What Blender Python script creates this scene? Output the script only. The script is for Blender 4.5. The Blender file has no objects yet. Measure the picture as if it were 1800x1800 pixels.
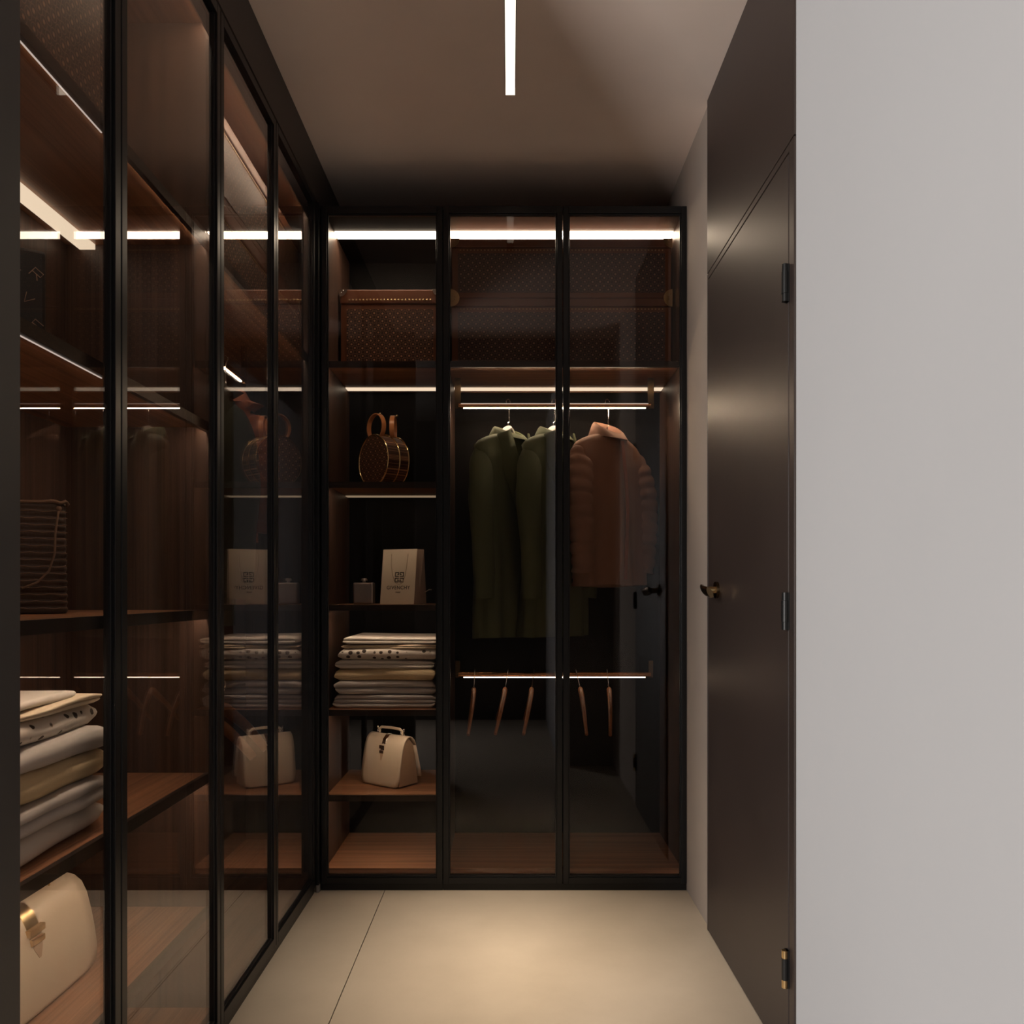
import bpy, math, random
from mathutils import Vector, Matrix, noise

# ------------------------------------------------------------------ camera, world, lights, exposure
sc = bpy.context.scene
COL = sc.collection
cam_d = bpy.data.cameras.new('camera')
cam_d.sensor_width = 36.0
cam_d.lens = 1482.0 / 1800.0 * 36.0
cam_d.shift_x = 3.0 / 1800.0
cam_d.shift_y = 140.0 / 1800.0
cam_d.clip_start = 0.02
cam = bpy.data.objects.new('camera', cam_d)
cam.location = (0, 0, 1.10)
cam.rotation_euler = (math.radians(90), 0, 0)
COL.objects.link(cam)
sc.camera = cam

world = bpy.data.worlds.new('sky')
sc.world = world
world.use_nodes = True
world.node_tree.nodes['Background'].inputs[0].default_value = (0.62, 0.74, 1.0, 1)
world.node_tree.nodes['Background'].inputs[1].default_value = 0.25

sc.view_settings.view_transform = 'Standard'
sc.view_settings.look = 'None'
sc.view_settings.gamma = 1.0
sc.view_settings.use_curve_mapping = False
sc.view_settings.exposure = 0.0
sc.cycles.max_bounces = 14
sc.cycles.diffuse_bounces = 5
sc.cycles.glossy_bounces = 6
sc.cycles.transparent_max_bounces = 28
sc.cycles.sample_clamp_indirect = 6.0
sc.cycles.use_denoising = True

# daylight: an area light standing in the entrance window, left behind the camera
day = bpy.data.lights.new('window_daylight', 'AREA')
day.shape = 'RECTANGLE'
day.size = 1.3
day.size_y = 2.1
day.energy = 24.0
day.color = (0.90, 0.95, 1.0)
day_o = bpy.data.objects.new('window_daylight', day)
day_o.location = (-2.46, -0.15, 1.35)
day_o.rotation_euler = (0, math.radians(-90), 0)
COL.objects.link(day_o)
# added fill daylight from an unseen tall window, placed to brighten ceiling and right wall
day2 = bpy.data.lights.new('fill_daylight', 'AREA')
day2.shape = 'RECTANGLE'
day2.size = 0.44
day2.size_y = 1.95
day2.energy = 150.0
day2.color = (1.0, 0.955, 0.92)
day2_o = bpy.data.objects.new('fill_daylight', day2)
day2_o.location = (-1.78, -1.03, 1.35)
day2_o.rotation_euler = (math.radians(90), 0, 0)
COL.objects.link(day2_o)

LAMP = 1.6         # glow of the recessed lamp diffuser itself
# the ceiling lamp throws its light down through a narrow louvred slot
cl_d = bpy.data.lights.new('ceiling_strip_light', 'AREA')
cl_d.shape = 'RECTANGLE'
cl_d.size = 0.030
cl_d.size_y = 0.45
cl_d.energy = 4.5
cl_d.color = (1.0, 0.83, 0.64)
cl_d.spread = math.radians(38)
cl_o = bpy.data.objects.new('ceiling_strip_light', cl_d)
cl_o.location = (0.0, 1.81, 2.742)
COL.objects.link(cl_o)
LED_TOP = 17.0      # strips at the top of the wardrobes
LED_MID = 1.15
LED_LOW = 0.30
LED_EDGE = 24.0    # slim strips behind the shelf front edges
WARM = (1.0, 0.80, 0.56)
WARM2 = (1.0, 0.86, 0.68)

R = math.radians
PI = math.pi

# ------------------------------------------------------------------ materials
def newmat(name):
    m = bpy.data.materials.new(name)
    m.use_nodes = True
    return m, m.node_tree.nodes, m.node_tree.links, m.node_tree.nodes['Principled BSDF']

def plain(name, col, rough=0.5, metal=0.0, spec=0.5, bump=0.0, bscale=200.0, sheen=0.0, var=0.0):
    m, N, L, b = newmat(name)
    b.inputs['Base Color'].default_value = (*col, 1)
    b.inputs['Roughness'].default_value = rough
    b.inputs['Metallic'].default_value = metal
    b.inputs['Specular IOR Level'].default_value = spec
    if sheen:
        b.inputs['Sheen Weight'].default_value = sheen
    if bump or var:
        tc = N.new('ShaderNodeTexCoord')
        nz = N.new('ShaderNodeTexNoise')
        nz.inputs['Scale'].default_value = bscale
        nz.inputs['Detail'].default_value = 4
        L.new(tc.outputs['Object'], nz.inputs['Vector'])
        if bump:
            bp = N.new('ShaderNodeBump')
            bp.inputs['Strength'].default_value = bump
            bp.inputs['Distance'].default_value = 0.002
            L.new(nz.outputs['Fac'], bp.inputs['Height'])
            L.new(bp.outputs['Normal'], b.inputs['Normal'])
        if var:
            nz2 = N.new('ShaderNodeTexNoise')
            nz2.inputs['Scale'].default_value = 2.2
            nz2.inputs['Detail'].default_value = 6
            L.new(tc.outputs['Object'], nz2.inputs['Vector'])
            cr = N.new('ShaderNodeValToRGB')
            cr.color_ramp.elements[0].position = 0.3
            cr.color_ramp.elements[1].position = 0.72
            cr.color_ramp.elements[0].color = (*[c * (1 - var) for c in col], 1)
            cr.color_ramp.elements[1].color = (*[min(1, c * (1 + var)) for c in col], 1)
            L.new(nz2.outputs['Fac'], cr.inputs['Fac'])
            L.new(cr.outputs['Color'], b.inputs['Base Color'])
    return m

def wood(name, dark, light, axis='Z', rough=0.42, scale=1.0):
    m, N, L, b = newmat(name)
    tc = N.new('ShaderNodeTexCoord')
    mp = N.new('ShaderNodeMapping')
    s = {'X': (1.2, 38, 38), 'Y': (38, 1.2, 38), 'Z': (38, 38, 1.2)}[axis]
    mp.inputs['Scale'].default_value = tuple(c * scale for c in s)
    L.new(tc.outputs['Object'], mp.inputs['Vector'])
    n1 = N.new('ShaderNodeTexNoise')
    n1.inputs['Scale'].default_value = 1.0
    n1.inputs['Detail'].default_value = 7
    n1.inputs['Roughness'].default_value = 0.62
    n1.inputs['Distortion'].default_value = 0.35
    L.new(mp.outputs['Vector'], n1.inputs['Vector'])
    mp2 = N.new('ShaderNodeMapping')
    s2 = {'X': (1.2, 160, 160), 'Y': (160, 1.2, 160), 'Z': (160, 160, 1.2)}[axis]
    mp2.inputs['Scale'].default_value = tuple(c * scale for c in s2)
    L.new(tc.outputs['Object'], mp2.inputs['Vector'])
    n2 = N.new('ShaderNodeTexNoise')
    n2.inputs['Scale'].default_value = 1.0
    n2.inputs['Detail'].default_value = 3
    L.new(mp2.outputs['Vector'], n2.inputs['Vector'])
    mx = N.new('ShaderNodeMath')
    mx.operation = 'MULTIPLY_ADD'
    mx.inputs[1].default_value = 0.45
    L.new(n2.outputs['Fac'], mx.inputs[0])
    sc_ = N.new('ShaderNodeMath')
    sc_.operation = 'MULTIPLY'
    sc_.inputs[1].default_value = 0.6
    L.new(n1.outputs['Fac'], sc_.inputs[0])
    L.new(sc_.outputs[0], mx.inputs[2])
    cr = N.new('ShaderNodeValToRGB')
    cr.color_ramp.elements[0].position = 0.36
    cr.color_ramp.elements[1].position = 0.68
    cr.color_ramp.elements[0].color = (*dark, 1)
    cr.color_ramp.elements[1].color = (*light, 1)
    L.new(mx.outputs[0], cr.inputs['Fac'])
    L.new(cr.outputs['Color'], b.inputs['Base Color'])
    b.inputs['Roughness'].default_value = rough
    bp = N.new('ShaderNodeBump')
    bp.inputs['Strength'].default_value = 0.25
    bp.inputs['Distance'].default_value = 0.001
    L.new(mx.outputs[0], bp.inputs['Height'])
    L.new(bp.outputs['Normal'], b.inputs['Normal'])
    return m

def emit(name, col, s):
    m, N, L, b = newmat(name)
    N.remove(b)
    e = N.new('ShaderNodeEmission')
    e.inputs['Color'].default_value = (*col, 1)
    e.inputs['Strength'].default_value = s
    L.new(e.outputs[0], N['Material Output'].inputs[0])
    return m

def glass_mat(name, tint, r0, rg):
    m, N, L, b = newmat(name)
    N.remove(b)
    tr = N.new('ShaderNodeBsdfTransparent')
    tr.inputs['Color'].default_value = (*tint, 1)
    gl = N.new('ShaderNodeBsdfGlossy')
    gl.inputs['Roughness'].default_value = 0.0
    gl.inputs['Color'].default_value = (0.97, 0.97, 1.0, 1)
    lw = N.new('ShaderNodeLayerWeight')
    lw.inputs['Blend'].default_value = 0.5
    pw = N.new('ShaderNodeMath'); pw.operation = 'POWER'; pw.inputs[1].default_value = 6.5
    L.new(lw.outputs['Facing'], pw.inputs[0])
    ma = N.new('ShaderNodeMath'); ma.operation = 'MULTIPLY_ADD'
    ma.inputs[1].default_value = rg
    ma.inputs[2].default_value = r0
    ma.use_clamp = True
    L.new(pw.outputs[0], ma.inputs[0])
    mix = N.new('ShaderNodeMixShader')
    L.new(ma.outputs[0], mix.inputs[0])
    L.new(tr.outputs[0], mix.inputs[1])
    L.new(gl.outputs[0], mix.inputs[2])
    L.new(mix.outputs[0], N['Material Output'].inputs[0])
    return m

def monogram(name, base, fleck, scale):
    """dark coated canvas with a regular diagonal lattice of small pale flecks"""
    m, N, L, b = newmat(name)
    tc = N.new('ShaderNodeTexCoord')
    mp = N.new('ShaderNodeMapping')
    mp.inputs['Rotation'].default_value = (0, R(45), 0)
    mp.inputs['Scale'].default_value = (scale, 0.0, scale)
    L.new(tc.outputs['Object'], mp.inputs['Vector'])
    vo = N.new('ShaderNodeTexVoronoi')
    vo.inputs['Scale'].default_value = 1.0
    vo.inputs['Randomness'].default_value = 0.12
    L.new(mp.outputs['Vector'], vo.inputs['Vector'])
    cr = N.new('ShaderNodeValToRGB')
    e = cr.color_ramp.elements
    e[0].position = 0.12; e[0].color = (*fleck, 1)
    e[1].position = 0.24; e[1].color = (*base, 1)
    e2 = e.new(0.40); e2.color = (*base, 1)
    e3 = e.new(0.46); e3.color = (*[(x + y) / 2 for x, y in zip(base, fleck)], 1)
    e4 = e.new(0.52); e4.color = (*base, 1)
    L.new(vo.outputs['Distance'], cr.inputs['Fac'])
    L.new(cr.outputs['Color'], b.inputs['Base Color'])
    b.inputs['Roughness'].default_value = 0.45
    return m

def dotted(name, base, dot, scale):
    m, N, L, b = newmat(name)
    tc = N.new('ShaderNodeTexCoord')
    mp = N.new('ShaderNodeMapping')
    mp.inputs['Scale'].default_value = (scale, scale, scale * 1.1)
    L.new(tc.outputs['Object'], mp.inputs['Vector'])
    vo = N.new('ShaderNodeTexVoronoi')
    vo.inputs['Scale'].default_value = 1.0
    vo.inputs['Randomness'].default_value = 0.45
    L.new(mp.outputs['Vector'], vo.inputs['Vector'])
    cr = N.new('ShaderNodeValToRGB')
    cr.color_ramp.elements[0].position = 0.25; cr.color_ramp.elements[0].color = (*dot, 1)
    cr.color_ramp.elements[1].position = 0.30; cr.color_ramp.elements[1].color = (*base, 1)
    L.new(vo.outputs['Distance'], cr.inputs['Fac'])
    L.new(cr.outputs['Color'], b.inputs['Base Color'])
    b.inputs['Roughness'].default_value = 0.85
    return m

def stone(name, c0, c1):
    m, N, L, b = newmat(name)
    tc = N.new('ShaderNodeTexCoord')
    n1 = N.new('ShaderNodeTexNoise')
    n1.inputs['Scale'].default_value = 2.4
    n1.inputs['Detail'].default_value = 9
    n1.inputs['Roughness'].default_value = 0.62
    L.new(tc.outputs['Object'], n1.inputs['Vector'])
    cr = N.new('ShaderNodeValToRGB')
    cr.color_ramp.elements[0].position = 0.3; cr.color_ramp.elements[0].color = (*c0, 1)
    cr.color_ramp.elements[1].position = 0.7; cr.color_ramp.elements[1].color = (*c1, 1)
    L.new(n1.outputs['Fac'], cr.inputs['Fac'])
    L.new(cr.outputs['Color'], b.inputs['Base Color'])
    n2 = N.new('ShaderNodeTexNoise')
    n2.inputs['Scale'].default_value = 7.0
    n2.inputs['Detail'].default_value = 5
    L.new(tc.outputs['Object'], n2.inputs['Vector'])
    mr = N.new('ShaderNodeMapRange')
    mr.inputs['To Min'].default_value = 0.34
    mr.inputs['To Max'].default_value = 0.52
    L.new(n2.outputs['Fac'], mr.inputs['Value'])
    L.new(mr.outputs['Result'], b.inputs['Roughness'])
    b.inputs['Specular IOR Level'].default_value = 0.4
    return m

MT = {}
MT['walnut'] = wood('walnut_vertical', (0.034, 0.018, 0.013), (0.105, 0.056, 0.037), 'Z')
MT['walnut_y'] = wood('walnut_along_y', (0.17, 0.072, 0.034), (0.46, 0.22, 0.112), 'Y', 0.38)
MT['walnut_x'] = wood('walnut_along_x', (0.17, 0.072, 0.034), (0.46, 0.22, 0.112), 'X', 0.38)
MT['black_panel'] = plain('black_glazed_panel', (0.004, 0.0035, 0.0035), 0.5, spec=0.08)
MT['metal'] = plain('blackened_metal', (0.011, 0.011, 0.012), 0.36, 0.35)
MT['edge'] = plain('bronze_shelf_edge', (0.045, 0.033, 0.027), 0.34, 0.6)
MT['glass'] = glass_mat('bronze_tinted_glass', (0.91, 0.875, 0.845), 0.021, 2.6)
MT['tile'] = stone('beige_stone', (0.46, 0.39, 0.305), (0.55, 0.47, 0.375))
MT['grout'] = plain('dark_grout', (0.05, 0.035, 0.025), 0.9)
MT['white'] = plain('white_plaster', (0.44, 0.375, 0.325), 0.85, bump=0.05, bscale=60, var=0.02)
MT['ceiling'] = plain('taupe_ceiling_plaster', (0.90, 0.76, 0.675), 0.9, bump=0.08, bscale=40, var=0.05)
MT['door'] = plain('dark_stained_door', (0.044, 0.032, 0.028), 0.44, spec=0.4, var=0.12)
MT['darkpanel'] = plain('dark_grey_panel', (0.050, 0.042, 0.038), 0.5)
MT['nearpanel'] = plain('charcoal_panel', (0.038, 0.034, 0.032), 0.5)
MT['jamb'] = plain('pale_grey_plaster', (0.312, 0.306, 0.306), 0.85, bump=0.05, bscale=60, var=0.03)
MT['foyer'] = plain('dark_foyer_wall', (0.03, 0.025, 0.023), 0.6)
MT['foyer_ceiling'] = MT['ceiling']
MT['lamp'] = emit('lamp_diffuser', WARM2, LAMP)
MT['led_top'] = emit('led_top', (1.0, 0.85, 0.66), LED_TOP)
MT['led_mid'] = emit('led_mid', (1.0, 0.84, 0.64), LED_MID)
MT['led_low'] = emit('led_low', (1.0, 0.76, 0.50), LED_LOW)
MT['led_edge'] = emit('led_edge', (1.0, 0.83, 0.64), LED_EDGE)
MT['led_bright'] = emit('led_bright', (1.0, 0.81, 0.60), LED_EDGE * 3.2)
MT['led_strong'] = emit('led_strong', (1.0, 0.82, 0.62), LED_EDGE * 1.9)
MT['led_fill'] = emit('led_fill', (1.0, 0.82, 0.62), 9.0)
MT['led_side'] = emit('led_side', (1.0, 0.76, 0.52), 5.0)
MT['baffle'] = plain('black_baffle', (0.002, 0.002, 0.002), 0.95, spec=0.0)
MT['glint_glow'] = emit('glint_glow', (1.0, 0.88, 0.80), 0.75)
MT['led_rail'] = emit('led_rail', (1.0, 0.84, 0.62), 165.0)
MT['led_rail_low'] = emit('led_rail_low', (1.0, 0.84, 0.62), 15.0)
MT['led_rail_left'] = emit('led_rail_left', (1.0, 0.84, 0.62), 26.0)
MT['leather'] = plain('cognac_leather', (0.17, 0.055, 0.020), 0.45, bump=0.1, bscale=300)
MT['canvas'] = monogram('brown_lattice_canvas', (0.040, 0.014, 0.007), (0.48, 0.25, 0.14), 46.0)
MT['canvas_big'] = monogram('brown_lattice_canvas_coarse', (0.024, 0.008, 0.005), (0.40, 0.22, 0.15), 47.0)
MT['brass'] = plain('aged_brass', (0.62, 0.44, 0.22), 0.28, 1.0)
MT['gold'] = plain('polished_gold', (0.80, 0.60, 0.32), 0.2, 1.0)
MT['chrome'] = plain('chrome', (0.75, 0.73, 0.70), 0.14, 1.0)
MT['darkbrass'] = plain('dark_bronze', (0.16, 0.105, 0.055), 0.25, 1.0)
MT['copper'] = plain('copper_rail', (0.55, 0.27, 0.13), 0.2, 1.0)
MT['hanger_wood'] = wood('orange_beech', (0.22, 0.070, 0.022), (0.34, 0.125, 0.042), 'Z', 0.4)
MT['hanger_white'] = plain('white_hanger', (0.62, 0.56, 0.50), 0.4)
MT['hanger_black'] = plain('black_hanger', (0.01, 0.01, 0.01), 0.3)
MT['olive'] = plain('olive_wool', (0.078, 0.088, 0.042), 0.9, bump=0.25, bscale=500)
MT['green'] = plain('dark_green_wool', (0.030, 0.036, 0.022), 0.9, bump=0.25, bscale=500)
MT['tan'] = plain('tan_quilted_fabric', (0.23, 0.112, 0.068), 0.85, bump=0.15, bscale=400)
MT['rust'] = plain('rust_quilted_fabric', (0.27, 0.075, 0.032), 0.8, bump=0.15, bscale=400)
MT['linen_white'] = plain('white_linen', (0.66, 0.62, 0.56), 0.9, bump=0.2, bscale=420)
MT['linen_grey'] = plain('pale_grey_linen', (0.52, 0.49, 0.47), 0.9, bump=0.2, bscale=420)
MT['linen_cream'] = plain('cream_linen', (0.60, 0.475, 0.29), 0.9, bump=0.3, bscale=300)
MT['linen_ivory'] = plain('ivory_linen', (0.70, 0.60, 0.45), 0.9, bump=0.2, bscale=420)
MT['linen_dot'] = dotted('dotted_linen', (0.60, 0.55, 0.49), (0.035, 0.022, 0.015), 33.0)
MT['bag_cream'] = plain('cream_leather', (0.64, 0.53, 0.40), 0.42, bump=0.06, bscale=500)
MT['bag_tan'] = plain('beige_leather_gusset', (0.44, 0.30, 0.20), 0.5, bump=0.06, bscale=500)
MT['paper'] = plain('cream_paper', (0.68, 0.59, 0.46), 0.7)
MT['paper_side'] = plain('brown_paper_gusset', (0.40, 0.29, 0.22), 0.7)
MT['ink'] = plain('black_print', (0.016, 0.012, 0.010), 0.6)
MT['ink_grey'] = plain('grey_print', (0.07, 0.052, 0.042), 0.6)
MT['cord'] = plain('cord', (0.42, 0.34, 0.25), 0.8)
MT['silver'] = plain('brushed_silver', (0.36, 0.31, 0.28), 0.35, 0.8)
MT['rattan'] = plain('dark_rattan', (0.040, 0.020, 0.012), 0.7, bump=0.5, bscale=160)
MT['rope'] = plain('brown_rope', (0.15, 0.085, 0.05), 0.8)
MT['blackbox'] = plain('black_leatherette', (0.013, 0.009, 0.008), 0.5)
MT['mark'] = plain('bronze_print', (0.5, 0.33, 0.24), 0.5)
MT['grey_block'] = plain('grey_plastic', (0.30, 0.28, 0.27), 0.5)
MT['steel'] = plain('gunmetal_hinge', (0.028, 0.028, 0.028), 0.4, 0.6)

# ------------------------------------------------------------------ mesh helpers
class MB:
    def __init__(s):
        s.v = []; s.f = []
    def add(s, vs, fs):
        k = len(s.v)
        s.v += [tuple(p) for p in vs]
        s.f += [tuple(i + k for i in f) for f in fs]
        return s
    def box(s, x0, x1, y0, y1, z0, z1):
        vs = [(x0, y0, z0), (x1, y0, z0), (x1, y1, z0), (x0, y1, z0),
              (x0, y0, z1), (x1, y0, z1), (x1, y1, z1), (x0, y1, z1)]
        return s.add(vs, [(3, 2, 1, 0), (4, 5, 6, 7), (0, 1, 5, 4), (1, 2, 6, 5), (2, 3, 7, 6), (3, 0, 4, 7)])
    def loft(s, rings, cap0=True, cap1=True, closed=True):
        n = len(rings[0])
        vs = [p for r in rings for p in r]
        fs = []
        for i in range(len(rings) - 1):
            for j in range(n if closed else n - 1):
                a = i * n + j; b = i * n + (j + 1) % n
                fs.append((a, b, b + n, a + n))
        if cap0: fs.append(tuple(range(n - 1, -1, -1)))
        if cap1: fs.append(tuple(range((len(rings) - 1) * n, len(rings) * n)))
        return s.add(vs, fs)
    def tube(s, path, r, n=10, flat=1.0, cap=True, up=None):
        path = [Vector(p) for p in path]
        rings = []
        ref = None
        for i, p in enumerate(path):
            t = (path[min(i + 1, len(path) - 1)] - path[max(i - 1, 0)]).normalized()
            if ref is None:
                ref = Vector(up) if up else (Vector((0, 0, 1)) if abs(t.z) < 0.9 else Vector((0, 1, 0)))
            u = (ref - t * ref.dot(t)).normalized()
            ref = u
            w = t.cross(u)
            rr = r[i] if isinstance(r, (list, tuple)) else r
            rings.append([p + u * rr * math.cos(2 * PI * k / n) + w * rr * flat * math.sin(2 * PI * k / n) for k in range(n)])
        return s.loft(rings, cap, cap)
    def ribbon(s, path, width_dir, w, t):
        """flat strap along a path, w wide along width_dir, t thick"""
        path = [Vector(p) for p in path]
        wd = Vector(width_dir).normalized()
        rings = []
        for i, p in enumerate(path):
            tg = (path[min(i + 1, len(path) - 1)] - path[max(i - 1, 0)]).normalized()
            nr = tg.cross(wd).normalized()
            ww = w[i] if isinstance(w, (list, tuple)) else w
            rings.append([p + wd * ww / 2 + nr * t / 2, p - wd * ww / 2 + nr * t / 2,
                          p - wd * ww / 2 - nr * t / 2, p + wd * ww / 2 - nr * t / 2])
        return s.loft(rings)
    def cyl(s, c, axis, r, h, n=24, r2=None):
        c = Vector(c); a = Vector(axis).normalized()
        return s.tube([c, c + a * h], [r, r if r2 is None else r2], n)
    def ball(s, c, r, n=10, m=6, sc=(1, 1, 1)):
        c = Vector(c)
        rings = []
        for i in range(1, m):
            th = PI * i / m
            rings.append([(c.x + r * sc[0] * math.sin(th) * math.cos(2 * PI * k / n),
                           c.y + r * sc[1] * math.sin(th) * math.sin(2 * PI * k / n),
                           c.z - r * sc[2] * math.cos(th)) for k in range(n)])
        return s.loft(rings)
    def torus(s, c, axis, R_, r, n=48, m=8):
        c = Vector(c); a = Vector(axis).normalized()
        u = a.orthogonal().normalized(); w = a.cross(u)
        rings = []
        for i in range(n + 1):
            t = 2 * PI * i / n
            d = u * math.cos(t) + w * math.sin(t)
            rings.append([c + d * (R_ + r * math.cos(2 * PI * k / m)) + a * r * math.sin(2 * PI * k / m) for k in range(m)])
        return s.loft(rings, False, False)
    def move(s, M):
        s.v = [tuple(M @ Vector(p)) for p in s.v]
        return s
    def build(s, name, mat, parent=None, smooth=False, off=None, bevel=0.0, angle=38, subsurf=0):
        me = bpy.data.meshes.new(name)
        me.from_pydata(s.v, [], s.f)
        me.materials.append(MT[mat] if isinstance(mat, str) else mat)
        if smooth:
            me.shade_smooth()
            me.set_sharp_from_angle(angle=R(angle))
        me.update()
        o = bpy.data.objects.new(name, me)
        COL.objects.link(o)
        if parent is not None:
            o.parent = parent
        if off is not None:
            o.location = off
        if bevel:
            b = o.modifiers.new('bevel', 'BEVEL')
            b.width = bevel; b.segments = 2; b.limit_method = 'ANGLE'; b.angle_limit = R(40)
        if subsurf:
            b = o.modifiers.new('subsurf', 'SUBSURF')
            b.levels = subsurf; b.render_levels = subsurf
        return o

def tag(o, label, cat, group=None):
    o['label'] = label
    o['category'] = cat
    if group: o['group'] = group
    return o

def thing(name, label, cat, loc, rz=0.0, group=None):
    o = bpy.data.objects.new(name, None)
    o.empty_display_size = 0.05
    COL.objects.link(o)
    o.location = loc
    o.rotation_euler = (0, 0, rz)
    return tag(o, label, cat, group)

def struct(o):
    o['kind'] = 'structure'
    return o

def copy_tree(o, parent=None):
    c = o.copy()
    COL.objects.link(c)
    if parent is not None: c.parent = parent
    for ch in list(o.children):
        copy_tree(ch, c)
    return c

def nz(x, y, z, s=1.0):
    return noise.noise(Vector((x * s, y * s, z * s)))

# ------------------------------------------------------------------ room shell
H = 2.70
fl = struct(MB().box(-2.6, 0.80, -1.1, 3.78, -0.06, -0.004).build('floor', 'grout'))
xs = [-2.6, -1.662, -0.462, 0.738]
ys = [-1.1, -0.45, 1.95, 3.75]
for i in range(3):
    for j in range(3):
        MB().box(xs[i] + .0015, xs[i + 1] - .0015, ys[j] + .0015, ys[j + 1] - .0015, -0.004, 0.0).build('tile', 'tile', fl)
cx = [-2.6, -.017, .017, 0.80]; cy = [-1.1, 2.247, 2.723, 3.78]
cm = MB()
for zz in (H, H + .06):
    cm.v += [(x, y, zz) for y in cy for x in cx]
for i in range(3):
    for j in range(3):
        if i == 1 and j == 1: continue
        a = j * 4 + i
        cm.f += [(a, a + 4, a + 5, a + 1), (a + 16, a + 17, a + 21, a + 20)]
for a, b in ((5, 6), (6, 10), (10, 9), (9, 5)):
    cm.f.append((a, b, b + 16, a + 16))
for a, b in ((0, 3), (3, 15), (15, 12), (12, 0)):
    cm.f.append((a, a + 16, b + 16, b))
struct(cm.build('ceiling', 'ceiling'))
struct(MB().box(0.65, 0.74, 0.90, 3.74, 0, H).build('wall_right', 'white'))
struct(MB().box(0.305, 0.74, -1.02, 0.8995, 0, H).build('wall_near_right', 'jamb'))
struct(MB().box(-1.22, 0.75, 3.66, 3.74, 0, H).build('wall_back', 'foyer'))
struct(MB().box(-1.22, -1.13, 1.021, 3.66, 0, H).build('wall_left', 'foyer'))
struct(MB().box(-2.5, -0.593, 0.93, 1.02, 0, H).build('wall_near_left', 'nearpanel'))
wf = MB().box(-2.5, -2.01, -1.1, -1.02, 0, H).box(-1.55, 0.305, -1.1, -1.02, 0, H)
wf.box(-2.01, -1.55, -1.1, -1.02, 0, 0.35).box(-2.01, -1.55, -1.1, -1.02, 2.35, H)
struct(wf.build('wall_front', 'foyer'))
w2 = MB().box(-2.01, -1.985, -1.09, -1.05, 0.35, 2.35).box(-1.575, -1.55, -1.09, -1.05, 0.35, 2.35)
w2.box(-1.985, -1.575, -1.09, -1.05, 0.35, 0.375).box(-1.985, -1.575, -1.09, -1.05, 2.325, 2.35)
struct(w2.build('added_window', 'metal'))  # frame of the unseen window added for the fill daylight
struct(MB().box(-2.49, 0.304, -1.01, 0.904, 2.56, H - .001).build('added_soffit', 'foyer'))  # unseen dark soffit, added to keep bright ceiling haze out of the glass
# entrance wall with a window opening
wl = MB()
wl.box(-2.6, -2.5, -1.1, -0.8, 0, H).box(-2.6, -2.5, 0.5, 1.02, 0, H)
wl.box(-2.6, -2.5, -0.8, 0.5, 0, 0.3).box(-2.6, -2.5, -0.8, 0.5, 2.4, H)
struct(wl.build('wall_entrance', 'white'))
w1 = MB()
w1.box(-2.58, -2.52, -0.8, -0.75, 0.3, 2.4).box(-2.58, -2.52, 0.45, 0.5, 0.3, 2.4)
w1.box(-2.58, -2.52, -0.75, 0.45, 0.3, 0.35).box(-2.58, -2.52, -0.75, 0.45, 2.35, 2.4)
w1.box(-2.575, -2.525, -0.17, -0.13, 0.35, 2.35)
struct(w1.build('window_1', 'metal'))

# fascia over the left wardrobes
tr = struct(MB().box(-0.80, -0.708, 1.021, 3.655, 2.532, H - .001).build('trim_1', 'darkpanel'))

# ceiling lamp
lt = thing('ceiling_light', 'slim recessed linear ceiling light glowing warm white over the corridor', 'light', (0.0, 2.485, H))
cl_o.parent = lt
cl_o.location = (0, 0, .042)
hm = MB().box(-.0165, -.0155, -.237, .237, .001, .05).box(.0155, .0165, -.237, .237, .001, .05)
hm.box(-.0155, .0155, .236, .237, .001, .05).box(-.0155, .0155, -.237, -.236, .001, .05).box(-.0155, .0155, -.236, .236, .0485, .05)
hm.build('housing', 'baffle', lt)
MB().box(-.0153, .0153, -.2355, .2355, .0445, .048).box(-.0153, .0153, .2335, .2355, .002, .0444).build('diffuser', 'lamp', lt)

# ------------------------------------------------------------------ door in the right wall
d1 = bpy.data.objects.new('door_1', None)
COL.objects.link(d1)
d1.location = (0.65, 2.33, 0)
struct(d1)
dof = (-0.65, -2.33, 0)
Y0, Y1 = 1.905, 2.745
MB().box(0.641, 0.6499, Y0, Y1, 2.134, H - .001).build('header_panel', 'door', d1, off=dof, bevel=.001)
fr = MB().box(0.641, 0.6499, Y0, 1.938, 0, 2.130).box(0.641, 0.6499, 2.733, Y1, 0, 2.130).box(0.641, 0.6499, 1.938, 2.733, 2.113, 2.130)
fr.build('casing', 'door', d1, off=dof, bevel=.001)
MB().box(0.645, 0.6499, 1.938, 2.733, 0, 2.134).build('rebate', 'ink', d1, off=dof)
MB().box(0.6405, 0.645, 1.943, 2.729, 0.004, 2.108).build('leaf', 'door', d1, off=dof, bevel=.001)
for hz in (1.81, 1.055, 0.232):
    h = MB()
    h.cyl((0.632, 1.940, hz - .043), (0, 0, 1), .0075, .018, 14)
    h.cyl((0.632, 1.940, hz + .025), (0, 0, 1), .0075, .018, 14)
    hh = h.build('hinge', 'brass' if hz < .5 else 'steel', d1, smooth=True, off=dof)
    MB().cyl((0.632, 1.940, hz - .0245), (0, 0, 1), .0085, .049, 14).box(0.634, 0.6405, 1.934, 1.951, hz - .043, hz + .043).build('knuckle', 'steel', hh, smooth=True)
hb = MB()
hb.cyl((0.6405, 2.605, 1.105), (-1, 0, 0), .026, .008, 28)
hd = hb.build('handle', 'darkbrass', d1, smooth=True, off=dof)
lv = MB()
lv.cyl((0.633, 2.605, 1.105), (-1, 0, 0), .0105, .030, 18)
lv.build('neck', 'brass', hd, smooth=True)
lv = MB()
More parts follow.
